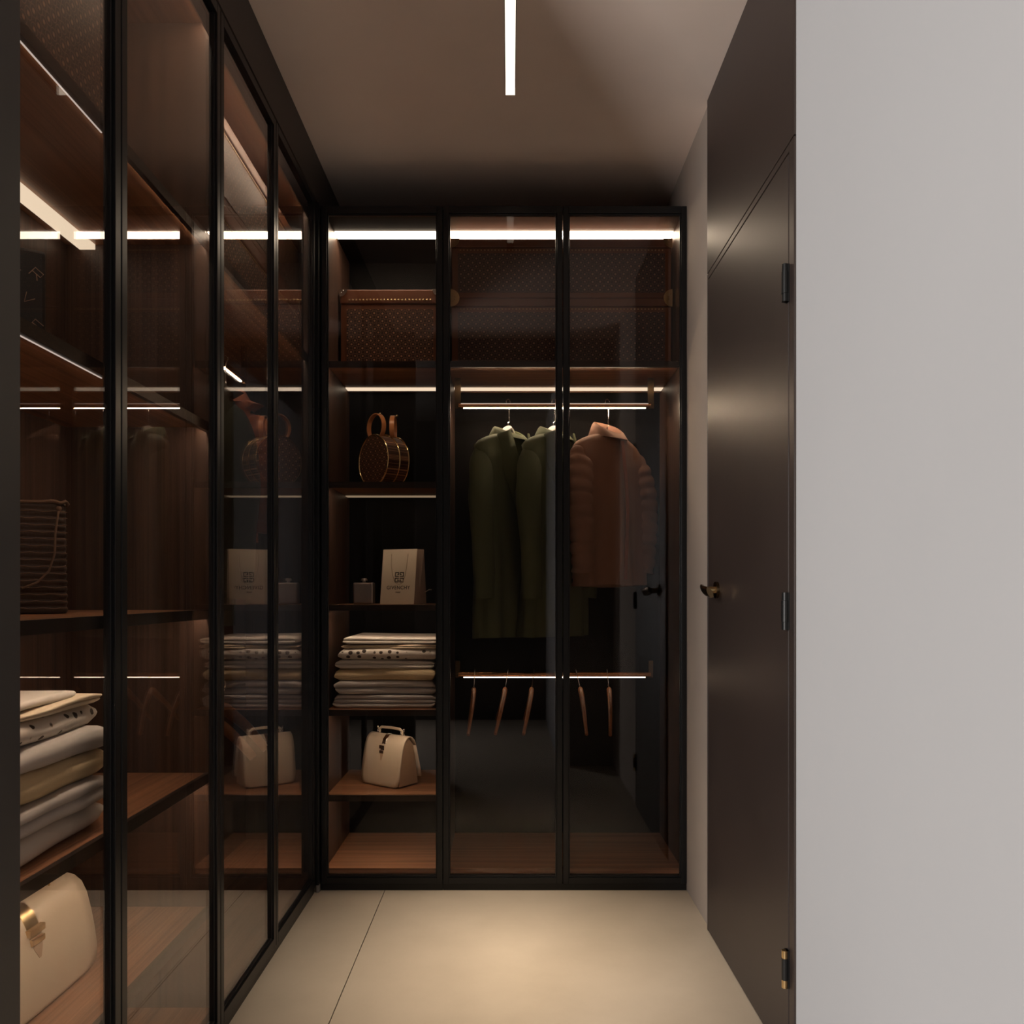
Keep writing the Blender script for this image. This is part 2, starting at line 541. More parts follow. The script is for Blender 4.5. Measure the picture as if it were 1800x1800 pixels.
pth = [(0.601, 2.615, 1.107), (0.597, 2.602, 1.106), (0.594, 2.57, 1.102), (0.592, 2.51, 1.098), (0.591, 2.495, 1.097)]
rg = []
for i, p in enumerate(pth):
    k = [0.75, 1, 1, 1, 0.9][i]
    rg.append([(p[0] + (0.0085 * math.cos(t) * math.cos(R(28)) - 0.019 * math.sin(t) * math.sin(R(28))) * k, p[1],
                p[2] + (0.0085 * math.cos(t) * math.sin(R(28)) * 1 + 0.019 * math.sin(t) * math.cos(R(28))) * k)
               for t in [2 * PI * j / 20 for j in range(20)]])
lv.loft(rg)
lv.build('lever', 'darkbrass', hd, smooth=True)

# ------------------------------------------------------------------ glazed wardrobes
def door_back(root, off, x0, x1, z0, z1, y=3.10, t=.022, w=.020, wt=.026):
    f = MB().box(x0, x0 + w, y, y + t, z0, z1).box(x1 - w, x1, y, y + t, z0, z1)
    f.box(x0 + w, x1 - w, y, y + t, z1 - wt, z1).box(x0 + w, x1 - w, y, y + t, z0, z0 + .022)
    # slim inner glazing bead
    b = .005
    f.box(x0 + w, x0 + w + b, y + .006, y + t - .002, z0 + .022, z1 - wt).box(x1 - w - b, x1 - w, y + .006, y + t - .002, z0 + .022, z1 - wt)
    f.box(x0 + w + b, x1 - w - b, y + .006, y + t - .002, z0 + .022, z0 + .028).box(x0 + w + b, x1 - w - b, y + .006, y + t - .002, z1 - wt - .006, z1 - wt)
    d = f.build('door', 'metal', root, off=off, bevel=.0012)
    MB().box(x0 + w + .001, x1 - w - .001, y + .010, y + .014, z0 + .023, z1 - wt - .001).build('glass_pane', 'glass', d)
    return d

def door_left(root, off, y0, y1, z0, z1, x=-0.71, t=.022, w=.022, wt=.026):
    f = MB().box(x - t, x, y0, y0 + w, z0, z1).box(x - t, x, y1 - w, y1, z0, z1)
    f.box(x - t, x, y0 + w, y1 - w, z1 - wt, z1).box(x - t, x, y0 + w, y1 - w, z0, z0 + .03)
    b = .005
    f.box(x - t + .002, x - .006, y0 + w, y0 + w + b, z0 + .03, z1 - wt).box(x - t + .002, x - .006, y1 - w - b, y1 - w, z0 + .03, z1 - wt)
    f.box(x - t + .002, x - .006, y0 + w + b, y1 - w - b, z0 + .03, z0 + .036)
    d = f.build('door', 'metal', root, off=off, bevel=.0012)
    MB().box(x - .014, x - .010, y0 + w + .001, y1 - w - .001, z0 + .031, z1 - wt - .001).build('glass_pane', 'glass', d)
    return d

SH = [1.955, 1.5076, 1.051, 0.661, 0.344]
TH = 0.021
TB = 0.010

# --- shelf unit behind the leftmost door of the end wall
nL = (-0.47, 3.35, 0)
narrow = thing('glazed_cabinet', 'tall black-framed glass cabinet of handbag shelves, left end of far wall', 'cabinet', nL)
no = (-nL[0], -nL[1], 0)
XA, XB = -0.698, -0.249
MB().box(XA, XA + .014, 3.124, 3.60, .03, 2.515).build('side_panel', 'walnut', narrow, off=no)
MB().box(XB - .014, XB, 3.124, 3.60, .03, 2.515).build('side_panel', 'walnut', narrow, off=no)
MB().box(XA + .014, XB - .014, 3.585, 3.60, .03, 2.515).build('back_panel', 'black_panel', narrow, off=no)
MB().box(XA + .014, XB - .014, 3.124, 3.585, 2.497, 2.515).build('top_panel', 'black_panel', narrow, off=no)
MB().box(XA + .014, XB - .014, 3.126, 3.585, .055, .075).build('bottom_panel', 'walnut_x', narrow, off=no)
MB().box(XA, XB, 3.106, 3.124, 0.0, .024).build('plinth', 'metal', narrow, off=no)
for i, z in enumerate(SH):
    s = MB().box(XA + .015, XB - .015, 3.140, 3.584, z - TB, z - .001).build('shelf', 'walnut_x', narrow, off=no)
    MB().box(XA + .015, XB - .015, 3.128, 3.1395, z - TH - .001, z).build('front_edge', 'edge', s)
    MB().box(XA + .02, XB - .02, 3.140, 3.147, z - TB - .002, z - TB - .0003).build('light_strip', 'led_strong', s)
    if i == 0:
        MB().box(XA + .016, XB - .016, 3.49, 3.54, z - TB - .003, z - TB - .0003).build('light_strip', 'led_mid', s)
    elif i == 1:
        MB().box(XA + .016, XB - .016, 3.49, 3.535, z - TB - .003, z - TB - .0003).build('light_strip', 'led_low', s)
    else:
        MB().box(XA + .016, XB - .016, 3.50, 3.53, z - TB - .003, z - TB - .0003).build('light_strip', 'led_mid', s)
MB().box(XA + .016, XB - .016, 3.27, 3.33, 2.493, 2.4968).build('light_strip', 'led_top', narrow, off=no)
door_back(narrow, no, -0.6955, -0.2495, .026, 2.518)

# --- double hanging wardrobe behind the two right doors
wL = (0.20, 3.35, 0)
wide = thing('glazed_wardrobe', 'double-door black-framed glass wardrobe with hanging coats on far wall', 'wardrobe', wL)
wo = (-wL[0], -wL[1], 0)
WA, WB = -0.247, 0.649
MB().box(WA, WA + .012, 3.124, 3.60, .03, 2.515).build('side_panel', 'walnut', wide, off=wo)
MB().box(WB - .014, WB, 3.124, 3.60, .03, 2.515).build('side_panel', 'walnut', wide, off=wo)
MB().box(WA + .012, WB - .014, 3.585, 3.60, .03, 2.515).build('back_panel', 'black_panel', wide, off=wo)
MB().box(WA + .012, WB - .014, 3.124, 3.585, 2.497, 2.515).build('top_panel', 'walnut', wide, off=wo)
MB().box(WA + .012, WB - .014, 3.126, 3.585, .055, .075).build('bottom_panel', 'walnut_x', wide, off=wo)
MB().box(WA, WB, 3.106, 3.124, 0.0, .024).build('plinth', 'metal', wide, off=wo)
z = SH[0]
s = MB().box(WA + .013, WB - .015, 3.140, 3.584, z - TB, z - .001).build('shelf', 'walnut_x', wide, off=wo)
MB().box(WA + .013, WB - .015, 3.128, 3.1395, z - TH - .001, z).build('front_edge', 'edge', s)
MB().box(WA + .02, WB - .02, 3.140, 3.147, z - TB - .002, z - TB - .0003).build('light_strip', 'led_fill', s)  # soft fill strip, added out of view to light the coat fronts
MB().box(WA + .014, WB - .016, 3.49, 3.54, z - TB - .003, z - TB - .0003).build('light_strip', 'led_mid', s)
MB().box(WA + .014, WB - .016, 3.27, 3.33, 2.493, 2.4968).build('light_strip', 'led_top', wide, off=wo)
RY = 3.34
for rz_, upper in ((1.838, True), (0.772, False)):
    r = MB().tube([(-0.205, RY, rz_), (0.556, RY, rz_)], .010, 14).build('hanging_rail', 'copper', wide, smooth=True, off=wo)
    if upper:
        MB().box(-0.195, 0.545, RY - .0125, RY - .0098, rz_ + .003, rz_ + .0055).build('light_strip', 'glint_glow', r)  # glowing sliver stands in for the reflected highlight along the rail
    MB().box(-0.185, 0.535, RY - .002, RY + .002, rz_ - .0124, rz_ - .0102).build('light_strip', 'led_rail' if upper else 'led_rail_low', r)
    for xx in (-0.208, 0.556):
        if upper:
            MB().box(xx - .012, xx + .012, RY - .006, RY + .006, rz_ - .014, 1.9447).build('bracket', 'darkbrass', r)
        else:
            MB().box(xx - .009, xx + .009, RY - .006, 3.585, rz_ - .012, rz_ + .055).build('bracket', 'darkbrass', r)
door_back(wide, wo, -0.2465, 0.1915, .026, 2.518)
door_back(wide, wo, 0.1945, 0.649, .026, 2.518)

# corner post and the little grey foot in the corner
cp = tag(MB().box(-0.736, -0.6985, 3.076, 3.099, .028, 2.52).build('corner_post', 'metal', bevel=.001),
         'slim black corner post where the two glass wardrobe runs meet', 'post')
MB().box(-0.7085, -0.6988, 3.0795, 3.0985, 0, .0275).build('foot', 'grey_block', cp)['label'] = 'small pale grey foot under the post'

# --- left wardrobes
XF, XBK = -0.735, -1.095
def left_cab(name, label, y0, y1, cat):
    L0 = (-0.9, (y0 + y1) / 2, 0)
    root = thing(name, label, cat, L0)
    off = (-L0[0], -L0[1], 0)
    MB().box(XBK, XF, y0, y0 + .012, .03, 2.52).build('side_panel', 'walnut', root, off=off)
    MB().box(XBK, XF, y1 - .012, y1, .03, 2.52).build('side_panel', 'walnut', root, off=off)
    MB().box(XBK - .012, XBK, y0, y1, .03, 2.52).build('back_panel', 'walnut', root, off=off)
    MB().box(XBK, XF, y0 + .012, y1 - .012, 2.502, 2.52).build('top_panel', 'walnut_y', root, off=off)
    MB().box(XBK, XF, y0 + .012, y1 - .012, .055, .075).build('bottom_panel', 'walnut_y', root, off=off)
    return root, off

ca, oa = left_cab('shelf_wardrobe', 'near left double-door glass wardrobe with five open wooden shelves', 1.024, 2.090, 'wardrobe')
MB().box(-0.735, -0.716, 1.024, 2.09, 0, .024).build('plinth', 'metal', ca, off=oa)
for i, z in enumerate([1.965, 1.515, 1.056, 0.655, 0.325]):
    s = MB().box(XBK + .001, XF - .016, 1.037, 2.077, z - TB, z - .001).build('shelf', 'walnut_y', ca, off=oa)
    MB().box(XF - .0155, XF - .004, 1.037, 2.077, z - TH - .002, z).build('front_edge', 'edge', s)
    MB().box(XF - .022, XF - .0157, 1.045, 2.07, z - TB - .002, z - TB - .0003).build('light_strip', ('led_edge', 'led_strong', 'led_strong', 'led_strong', 'led_edge')[i], s)
    if i == 0:
        MB().box(-1.060, -1.022, 1.045, 2.076, z - TH - .002, z - TB - .0003).build('light_strip', 'led_mid', s)
    if i < 2:
        MB().box(XF - .0155, XF - .013, 1.045, 1.545, z - TH - .0035, z - TH - .0022).build('edge_glint', 'glint_glow', s)  # emissive line imitates the bright glint along the near half of the edge
MB().box(XF - .0045, XF - .0005, 1.045, 2.07, 2.462, 2.5018).build('valance', 'edge', ca, off=oa)
MB().box(XF - .018, XF - .006, 1.045, 2.07, 2.4995, 2.5018).build('light_strip', 'led_strong', ca, off=oa)  # unseen strip, added behind the valance to brighten the chest front
door_left(ca, oa, 1.026, 1.538, .026, 2.528)
door_left(ca, oa, 1.542, 2.066, .026, 2.528)

cb, ob = left_cab('hanging_wardrobe', 'far left double-door glass wardrobe holding two trunks and clothes', 2.092, 3.50, 'wardrobe')
MB().box(-0.735, -0.716, 2.092, 3.075, 0, .024).build('plinth', 'metal', cb, off=ob)
MB().box(XF - .02, XF - .004, 3.08, 3.488, .03, 2.52).build('blind_panel', 'walnut', cb, off=ob)
z = 1.965
s = MB().box(XBK + .001, XF - .022, 2.105, 3.487, z - TB, z - .001).build('shelf', 'walnut_y', cb, off=ob)
MB().box(XF - .0155, XF - .004, 2.105, 3.078, z - TH - .002, z).build('front_edge', 'edge', s)
MB().box(XF - .0215, XF - .0157, 2.11, 3.07, z - TB - .002, z - TB - .0003).build('light_strip', 'led_edge', s)
MB().box(XF - .0045, XF - .0005, 2.11, 3.07, 2.462, 2.5018).build('valance', 'edge', cb, off=ob)
MB().box(XF - .018, XF - .006, 2.11, 3.07, 2.4995, 2.5018).build('light_strip', 'led_strong', cb, off=ob)  # hidden fill strip, added so the stacked trunk fronts catch light
RX = -0.93
for rz_ in (1.838, 0.79):
    r = MB().tube([(RX, 2.1045, rz_), (RX, 2.93 if rz_ > 1 else 3.4, rz_)], .010, 14).build('hanging_rail', 'copper', cb, smooth=True, off=ob)
    if rz_ > 1:
        MB().box(RX - .003, RX + .003, 2.12, 2.91, rz_ - .014, rz_ - .0102).build('light_strip', 'led_rail_left', r)
        MB().box(RX - .006, RX + .006, 2.93, 2.954, rz_ - .014, 1.9545).build('bracket', 'darkbrass', r)
    else:
        MB().box(RX - .006, XBK if False else RX + .006, 3.4, 3.488, rz_ - .012, rz_ + .012).build('bracket', 'darkbrass', r)
door_left(cb, ob, 2.070, 2.556, .026, 2.528)
door_left(cb, ob, 2.560, 3.072, .026, 2.528)

# ------------------------------------------------------------------ trunks (front faces local -Y, base at z=0)
def trunk(name, label, w, d, h, loc, rz=0.0, group=None, band=0.026, canvas='canvas', lid=0.05, nails=True, nz_=-.010, nr=.0032, cap='brass', cr=.021):
    t = thing(name, label, 'trunk', loc, rz, group)
    y0, y1 = -d / 2, d / 2
    # lower box and lid, parted by a fine joint
    zj = h - lid
    MB().box(-w / 2 + .002, w / 2 - .002, y0 + .003, y1 - .003, 0.001, zj - .0015).build('body', 'leather', t, bevel=.003)
    MB().box(-w / 2, w / 2, y0, y1, zj + .0005, h).build('lid', 'leather', t, bevel=.004)
    MB().box(-w / 2 + band, w / 2 - band, y0 + .0012, y0 + .003, band * .8, zj - .022).build('canvas_panel', canvas, t)
    for sx in (-1, 1):
        a_, b_ = sorted((sx * (w / 2 - .002), sx * (w / 2 - .0004)))
        MB().box(a_, b_, y0 + band, y1 - band, band * .8, zj - .022).build('side_canvas', 'blackbox', t)
    if nails:
        nb = MB()
        n = int((w - 2 * band - .02) / .0135)
        for k in range(n + 1):
            x = -w / 2 + band + .01 + (w - 2 * band - .02) * k / n
            nb.ball((x, y0 + (.0025 if nz_ < 0 else .0), zj + nz_), nr, 7, 5, (1, .7, 1))
        for k in range(int((d - .08) / .0135)):
            for sx in (-1, 1):
                nb.ball((sx * (w / 2 - .002), y0 + .04 + .0135 * k, zj + nz_), nr, 7, 5, (.7, 1, 1))
        o = nb.build('nail_row', 'brass', t, smooth=True)
        o['kind'] = 'stuff'
    for sx in (-1, 1):
        for sz in (0, 1):
            c = MB()
            zc = h if sz else 0.0
            dz = -1 if sz else 1
            # quarter round brass cap wrapping the corner
            pts = []
            rr = cr
            arc = [(0, 0)] + [(rr * math.cos(a), rr * math.sin(a)) for a in [PI / 2 * k / 5 for k in range(6)]]
            f0 = [(sx * (w / 2 + .0012 - px), y0 - .0018, zc + dz * (pz - .0008)) for px, pz in arc]
            f1 = [(p[0], y0 + .0016, p[2]) for p in f0]
            c.loft([f0, f1])
            g0 = [(sx * (w / 2 + .0018), y0 - .0015 + px, zc + dz * (pz - .0008)) for px, pz in arc]
            g1 = [(sx * (w / 2 - .0012), p[1], p[2]) for p in g0]
            c.loft([g0, g1])
            for q in ((.006, .013), (.013, .006)):
                c.ball((sx * (w / 2 - q[0]), y0 - .002, zc + dz * q[1]), .0024, 7, 5)
            c.build('corner_cap', cap, t, smooth=True)
    return t

zs = SH[0] + .0005
trunk('travel_chest', 'cognac leather trunk with brass nails, alone behind the left far door', .395, .21, .342, (-0.477, 3.446, zs), canvas='canvas', lid=.056, nz_=.014, nr=.0042, cap='chrome', cr=.030)
trunk('long_chest', 'wide dark latticed trunk, lower of the far wall pair', .856, .24, .282, (0.1985, 3.387, zs), canvas='canvas_big', lid=.032, cr=.034)
trunk('long_chest', 'wide dark latticed trunk, upper of the far wall pair', .856, .24, .228, (0.1985, 3.387, zs + .283), canvas='canvas_big', lid=.032, cr=.034)
zb = 1.9655
trunk('deep_chest', 'cognac latticed trunk, lower of the stack behind left glass', .95, .24, .235, (-0.93, 2.765, zb), R(90), canvas='canvas', lid=.038)
trunk('deep_chest', 'cognac latticed trunk, upper of the stack behind left glass', .95, .24, .245, (-0.93, 2.765, zb + .2365), R(90), canvas='canvas', lid=.038)
trunk('near_chest', 'dark trunk on the nearest left wardrobe top shelf', .60, .27, .40, (-0.92, 1.36, zb), R(90), canvas='canvas', lid=.06)

# ------------------------------------------------------------------ hangers
def hanger_mesh_body(half, drop, r=.008, flat=1.8, neck=.03, z0=-.135):
    p = []
    for k in range(-14, 15):
        u = k / 14
        p.append((u * half, -.012 * abs(u) ** 2, z0 - drop * (abs(u) ** 1.5) + neck * math.exp(-(u / .17) ** 2)))
    rr = [r * (1.3 - .5 * abs(k / 14)) for k in range(-14, 15)]
    return MB().tube(p, rr, 10, flat, up=(0, 0, 1))

def hook_mesh(z1=-.105):
    p = [(-.012, 0, -.012)]
    for k in range(0, 11):
        a = PI - PI * k / 10 * 1.25
        p.append((.0125 * math.cos(a), 0, .0002 + .0125 * math.sin(a)))
    p += [(.005, 0, -.024), (.004, 0, z1 * .62), (.008, 0, z1 * .72), (-.002, 0, z1 * .80), (0, 0, z1 - .004)]
    return MB().tube(p, .0019, 7).cyl((0, 0, z1 - .006), (0, 0, 1), .0045, .008, 10)

def hanger(name, label, loc, rz, mat, half=.20, drop=.055, group=None, r=.008, flat=1.8, neck=.03, z0=-.135):
    h = thing(name, label, 'hanger', loc, rz, group)
    hanger_mesh_body(half, drop, r, flat, neck, z0).build('body', mat, h, smooth=True)
    hook_mesh(z0 + neck).build('hook', 'chrome', h, smooth=True)
    return h

# ------------------------------------------------------------------ coats (hang from z=0 at the neck, width along local X, front = -Y)
def coat(name, label, loc, rz, mat, length, half=.20, quilt=False, collar_h=.045, lapel=True, sleeve_len=None, seed=1, group=None, deep=.055, lining=None):
    c = thing(name, label, 'coat' if not quilt else 'jacket', loc, rz, group)
    n = 64
    def ring(zz, a, b, amp, sag=0.0):
        out = []
        for k in range(n):
            th = 2 * PI * k / n
            ct, st = math.cos(th), math.sin(th)
            f = 1 + amp * (.17 * math.sin(5 * th + seed) + .15 * math.sin(7 * th + 2.3 * seed + zz * 2.5) + .05 * math.sin(12 * th + zz * 6 + seed))
            x = a * math.copysign(abs(ct) ** .85, ct)
            y = b * math.copysign(abs(st) ** .9, st) * f - (.012 * abs(ct) if amp > .3 else 0)
            y += amp * .014 * nz(x * 9, zz * 2.2, seed * 1.7)
            out.append((x * (1 + .04 * amp * nz(zz * 4, st * 2, seed)), y, zz - sag * abs(ct) ** 1.5 + .012 * amp * nz(x * 5, y * 9, seed + 3) * min(1, -zz)))
        return out
    rings = [ring(.002, .040, .032, 0), ring(-.002, .058, .040, 0), ring(-.012, .092, .046, .05), ring(-.026, .130, .050, .1),
             ring(-.044, half * .84, .050, .15), ring(-.064, half * .95, .050, .25), ring(-.088, half * .99, .050, .35), ring(-.13, half * .97, deep * .95, .5)]
    m = 26
    for k in range(1, m + 1):
        t = k / m
        rings.append(ring(-.13 - (length - .13) * t, half * (.95 - .10 * math.sin(min(1, t * 1.6) * PI / 2) + .10 * t), deep * (.95 + .30 * t), .5 + .9 * t))
    bm_ = MB().loft(rings, False, True)
    bm_.build('body', mat, c, smooth=True, angle=80)
    # folded collar standing at the back of the neck and falling to the front
    cr = []
    for (dz, s_) in ((-.020, 1.12), (.004, 1.0), (collar_h * .75, .93), (collar_h, 1.0), (collar_h * .8, 1.16), (-.002, 1.42), (-.016, 1.5), (-.018, 1.40)):
        rr = []
        for k in range(36):
            th = 2 * PI * k / 36
            st = math.sin(th)
            w_ = .5 + .5 * st                  # 1 at the back, 0 at the front
            rr.append((.058 * s_ * math.cos(th), .046 * s_ * st + .004 - .012 * (1 - w_), dz * (.35 + .65 * w_) - .022 * (1 - w_) ** 2))
        cr.append(rr)
    MB().loft(cr, False, False).build('collar', mat, c, smooth=True, angle=80)
    sl = sleeve_len or min(length * .80, .58)
    for sx in (-1, 1):
        path = []; rad = []
        ns = 60 if quilt else 22
        for k in range(ns + 1):
            t = k / ns
            path.append((sx * (half * .76 + .052 * math.sin(min(1, t * 2.0) * PI / 2) - .026 * t * t), -.004 - .030 * t - .018 * math.sin(t * PI) + .006 * nz(t * 5, seed, sx), -.066 - sl * t))
            r0 = .058 - .012 * t
            if t < .16: r0 = .018 + .038 * math.sqrt(t / .16)
            if quilt: r0 += .011 * abs(math.sin(t * sl * PI / .046)) ** .6 - .005
            else: r0 += .005 * nz(t * 7, seed * 2, sx * 3)
            rad.append(r0)
        MB().tube(path, rad, 20, .74, up=(1, 0, 0)).build('sleeve', mat, c, smooth=True, angle=80)
    yf = -.062
    if lapel:
        for sx in (-1, 1):
            L_ = .30 if sx < 0 else .25
            rr = []
            for k in range(14):
                t = k / 13
                ww = .060 * math.sin(PI * (.22 + .76 * t)) ** .8 + .008
                xx = sx * (.052 - .046 * t)
                yb = -.044 - .040 * math.sin(min(1, t * 1.5) * PI * .5)
                zz = .006 - L_ * t
                ripple = .006 * math.sin(t * 7 + sx)
                rr.append([(xx + sx * ww, yb + .014 + ripple, zz - .022), (xx + sx * ww * .55, yb - .010 + ripple, zz - .010), (xx + sx * .006, yb - .016, zz),
                           (xx + sx * .002, yb - .010, zz), (xx + sx * ww * .5, yb + .002 + ripple, zz - .010), (xx + sx * ww, yb + .020 + ripple, zz - .022)])
            MB().loft(rr if sx > 0 else [list(reversed(q)) for q in rr]).build('lapel', mat, c, smooth=True, angle=70)
        for k in range(3):
            MB().cyl((.012, -deep * 1.30 - .012, -.36 - .11 * k), (0, -1, 0), .009, .006, 14).build('button', 'hanger_black', c, smooth=True)
    else:
        pl = [(.006 + .01 * math.sin(t * 4), yf - .010 - .016 * min(1, t * 2) - .006 * t, -.035 - (length - .06) * t) for t in [k / 14 for k in range(15)]]
        MB().ribbon(pl, (1, 0, 0), .016, .004).build('placket', lining or mat, c, smooth=True)
    return c

def hung(cname, clabel, hlabel, x, y, zrod, rz, hmat, coat_kw, half=.150):
    hanger('coat_hanger', hlabel, (x, y, zrod), rz, hmat, half=half, drop=.048, r=.0085, neck=.034 if hmat == 'hanger_white' else .012)
    return coat(cname, clabel, (x, y, zrod - .126), rz, **coat_kw)

ZR = 1.838 + .0105
hung('long_coat', 'olive green wool coat, left of the pair behind the middle door', 'white hanger carrying the leftmost olive coat', -0.008, RY, ZR, R(50), 'hanger_white',
     dict(mat='olive', length=.80, seed=1.0, collar_h=.035))
hung('long_coat', 'olive green wool coat, right of the pair, half behind the door frame', 'white hanger carrying the olive coat behind the door frame', 0.172, RY, ZR, R(50), 'hanger_white',
     dict(mat='olive', length=.80, seed=2.4, collar_h=.035))
hung('quilted_jacket', 'tan quilted jacket hanging behind the rightmost far door', 'black hanger carrying the tan quilted jacket', 0.385, RY, ZR, R(42), 'hanger_black',
     dict(mat='tan', length=.60, seed=3.1, quilt=True, lapel=False, collar_h=.055, half=.20, lining='rust'))
# clothes in the left hanging wardrobe face the near side panel
hung('long_coat', 'dark green coat hanging in the far left wardrobe', 'black hanger carrying the dark green coat', RX, 2.52, ZR, R(4), 'hanger_black',
     dict(mat='green', length=.72, half=.115, seed=4.2, collar_h=.03, lapel=False, deep=.05), half=.10)
hung('quilted_jacket', 'rust quilted jacket behind the dark green coat', 'black hanger carrying the rust quilted jacket', RX + .01, 2.71, ZR, R(-4), 'hanger_black',
     dict(mat='rust', length=.46, half=.115, seed=5.0, quilt=True, lapel=False, collar_h=.04, deep=.05), half=.10)

# bare hangers on the lower rail, seen end on
ZL = 0.772 + .0105
ords = [(-0.141, R(-88), R(-3), 'leftmost bare wooden hanger on the low copper rail'),
        (-0.010, R(-90), R(-9), 'second bare wooden hanger from the left, low copper rail'),
        (0.093, R(-91.5), R(-7), 'third bare wooden hanger from the left, low copper rail'),
        (0.262, R(-94.5), R(13), 'fourth bare wooden hanger from the left, low copper rail'),
        (0.384, R(-96.5), R(6), 'rightmost bare wooden hanger on the low copper rail')]
proto = None
for (x, rz_, lean, lab) in ords:
    if proto is None:
        h = proto = hanger('wooden_hanger', lab, (x, RY, ZL), rz_, 'hanger_wood', half=.185, drop=.135, r=.0098, flat=.8, neck=.012, z0=-.085, group='bare hangers on the low rail')
    else:
        h = copy_tree(proto)
    h.location = (x, RY, ZL); h.rotation_euler = (lean, 0, rz_); h['label'] = lab
for k, (y, rz_, lab) in enumerate([(2.56, R(4), 'broad orange wooden hanger nearest in the far left wardrobe'),
                                   (2.72, R(-5), 'broad orange wooden hanger behind the nearest one, left wardrobe')]):
    hanger('broad_hanger', lab, (RX, y, 0.79 + .0105), rz_, 'hanger_wood', half=.150, drop=.12, r=.017, flat=.75, neck=.01, z0=-.085, group='broad hangers in the left wardrobe')

# ------------------------------------------------------------------ folded linen (front = local -Y, base z=0)
def linen(name, label, w, d, h, layers, mat, loc, rz, seed, group, ruffle=.004, taper=0.0):
    prof = []
    lh = h / layers
    prof.append((d / 2, 0.0))
    for l in range(layers):
        zc = lh * (l + .5)
        for k in range(7):
            a = -PI / 2 + PI * k / 6
            prof.append((-d / 2 + lh * .5 - lh * .55 * math.cos(a) - (.004 * nz(l * 3.1, seed, 0)), zc + lh * .48 * math.sin(a)))
    prof.append((d / 2, h))
    n = 26
    rings = []
    for i in range(n + 1):
        u = i / n
        x = -w / 2 + w * u
        e = min(u, 1 - u)
        pinch = 1.0 - .45 * max(0, 1 - e / .05) ** 2
        ring = []
        for j, (y, z_) in enumerate(prof):
            q = nz(x * 7 + seed * 3.7, z_ * 14, seed)
            q2 = nz(x * 3 + seed, 5.0, seed * 2)
            zz = (z_ - h / 2) * pinch + h / 2 * (1 if pinch == 1 else 1)
            topk = z_ / h
            zz = zz + (ruffle * .9 * q2 * topk) - (.0 if topk > .5 else 0)
            yy = y + (ruffle * q if y < d / 2 - .001 else 0)
            xx = x + ruffle * 1.2 * nz(z_ * 30, seed, 1.0) * (1 if e < .02 else .2)
            ring.append((xx, yy, max(0.0004, zz)))
        rings.append(ring)
    o = MB().loft(rings).build(name, mat, None, smooth=True, angle=70)
    o.location = loc
    o.rotation_euler = (0, 0, rz)
    return tag(o, label, 'linen', group)

zf = SH[3] + .0003
items = [(.385, .050, 3, 'linen_grey', 'pale grey folded linen, bottom of the far stack', -.476, 0),
         (.380, .050, 2, 'linen_grey', 'pale grey folded linen, second from the bottom of far stack', -.472, 1),
         (.378, .046, 1, 'linen_cream', 'cream folded blanket in the middle of the far stack', -.470, -1),
         (.372, .032, 2, 'linen_white', 'white folded linen on the cream blanket, far stack', -.473, .6),
         (.372, .042, 1, 'linen_dot', 'black dotted white folded linen near top of far stack', -.463, 1),
         (.365, .018, 2, 'linen_ivory', 'thin ivory folded sheet on the dotted linen, far stack', -.455, -1),
         (.355, .024, 2, 'linen_white', 'white folded sheet topping the far stack', -.452, 0)]
for k, (w, h, ly, mt, lab, x, rr) in enumerate(items):
    linen('folded_linen', lab, w, .34, h, ly, mt, (x, 3.345 + .004 * (k % 2), zf), R(rr), k + 1.3, 'folded linens on the far shelf', ruffle=.009)
    zf += h + .0006
zf = 0.6553
items = [(.50, .050, 1, 'linen_white', 'white folded bedding, bottom of the near left stack', .0),
         (.50, .045, 2, 'linen_grey', 'pale grey folded bedding, second from bottom of near stack', .004),
         (.49, .050, 1, 'linen_cream', 'cream folded blanket in the near left stack', .002),
         (.49, .040, 1, 'linen_grey', 'smooth pale folded sheet on the cream blanket, near stack', .0),
         (.49, .044, 1, 'linen_dot', 'black dotted white folded linen in the near left stack', -.012),
         (.47, .014, 2, 'linen_ivory', 'thin ivory folded sheet on dotted linen, near stack', -.016),
         (.40, .014, 1, 'linen_white', 'white satin folded sheet topping the near left stack', -.02)]
for k, (w, h, ly, mt, lab, dx) in enumerate(items):
    yc = 1.625 - w / 2 + (0 if k < 6 else -.075)
    linen('folded_linen', lab, w, .28, h, ly, mt, (-0.915 + dx, yc, zf), R(90 + (1.5, -1, .5, -2, 2.5, -1.5, 3)[k]), k + 9.1, 'folded linens on the near left shelf', ruffle=.014)
    zf += h + .0008

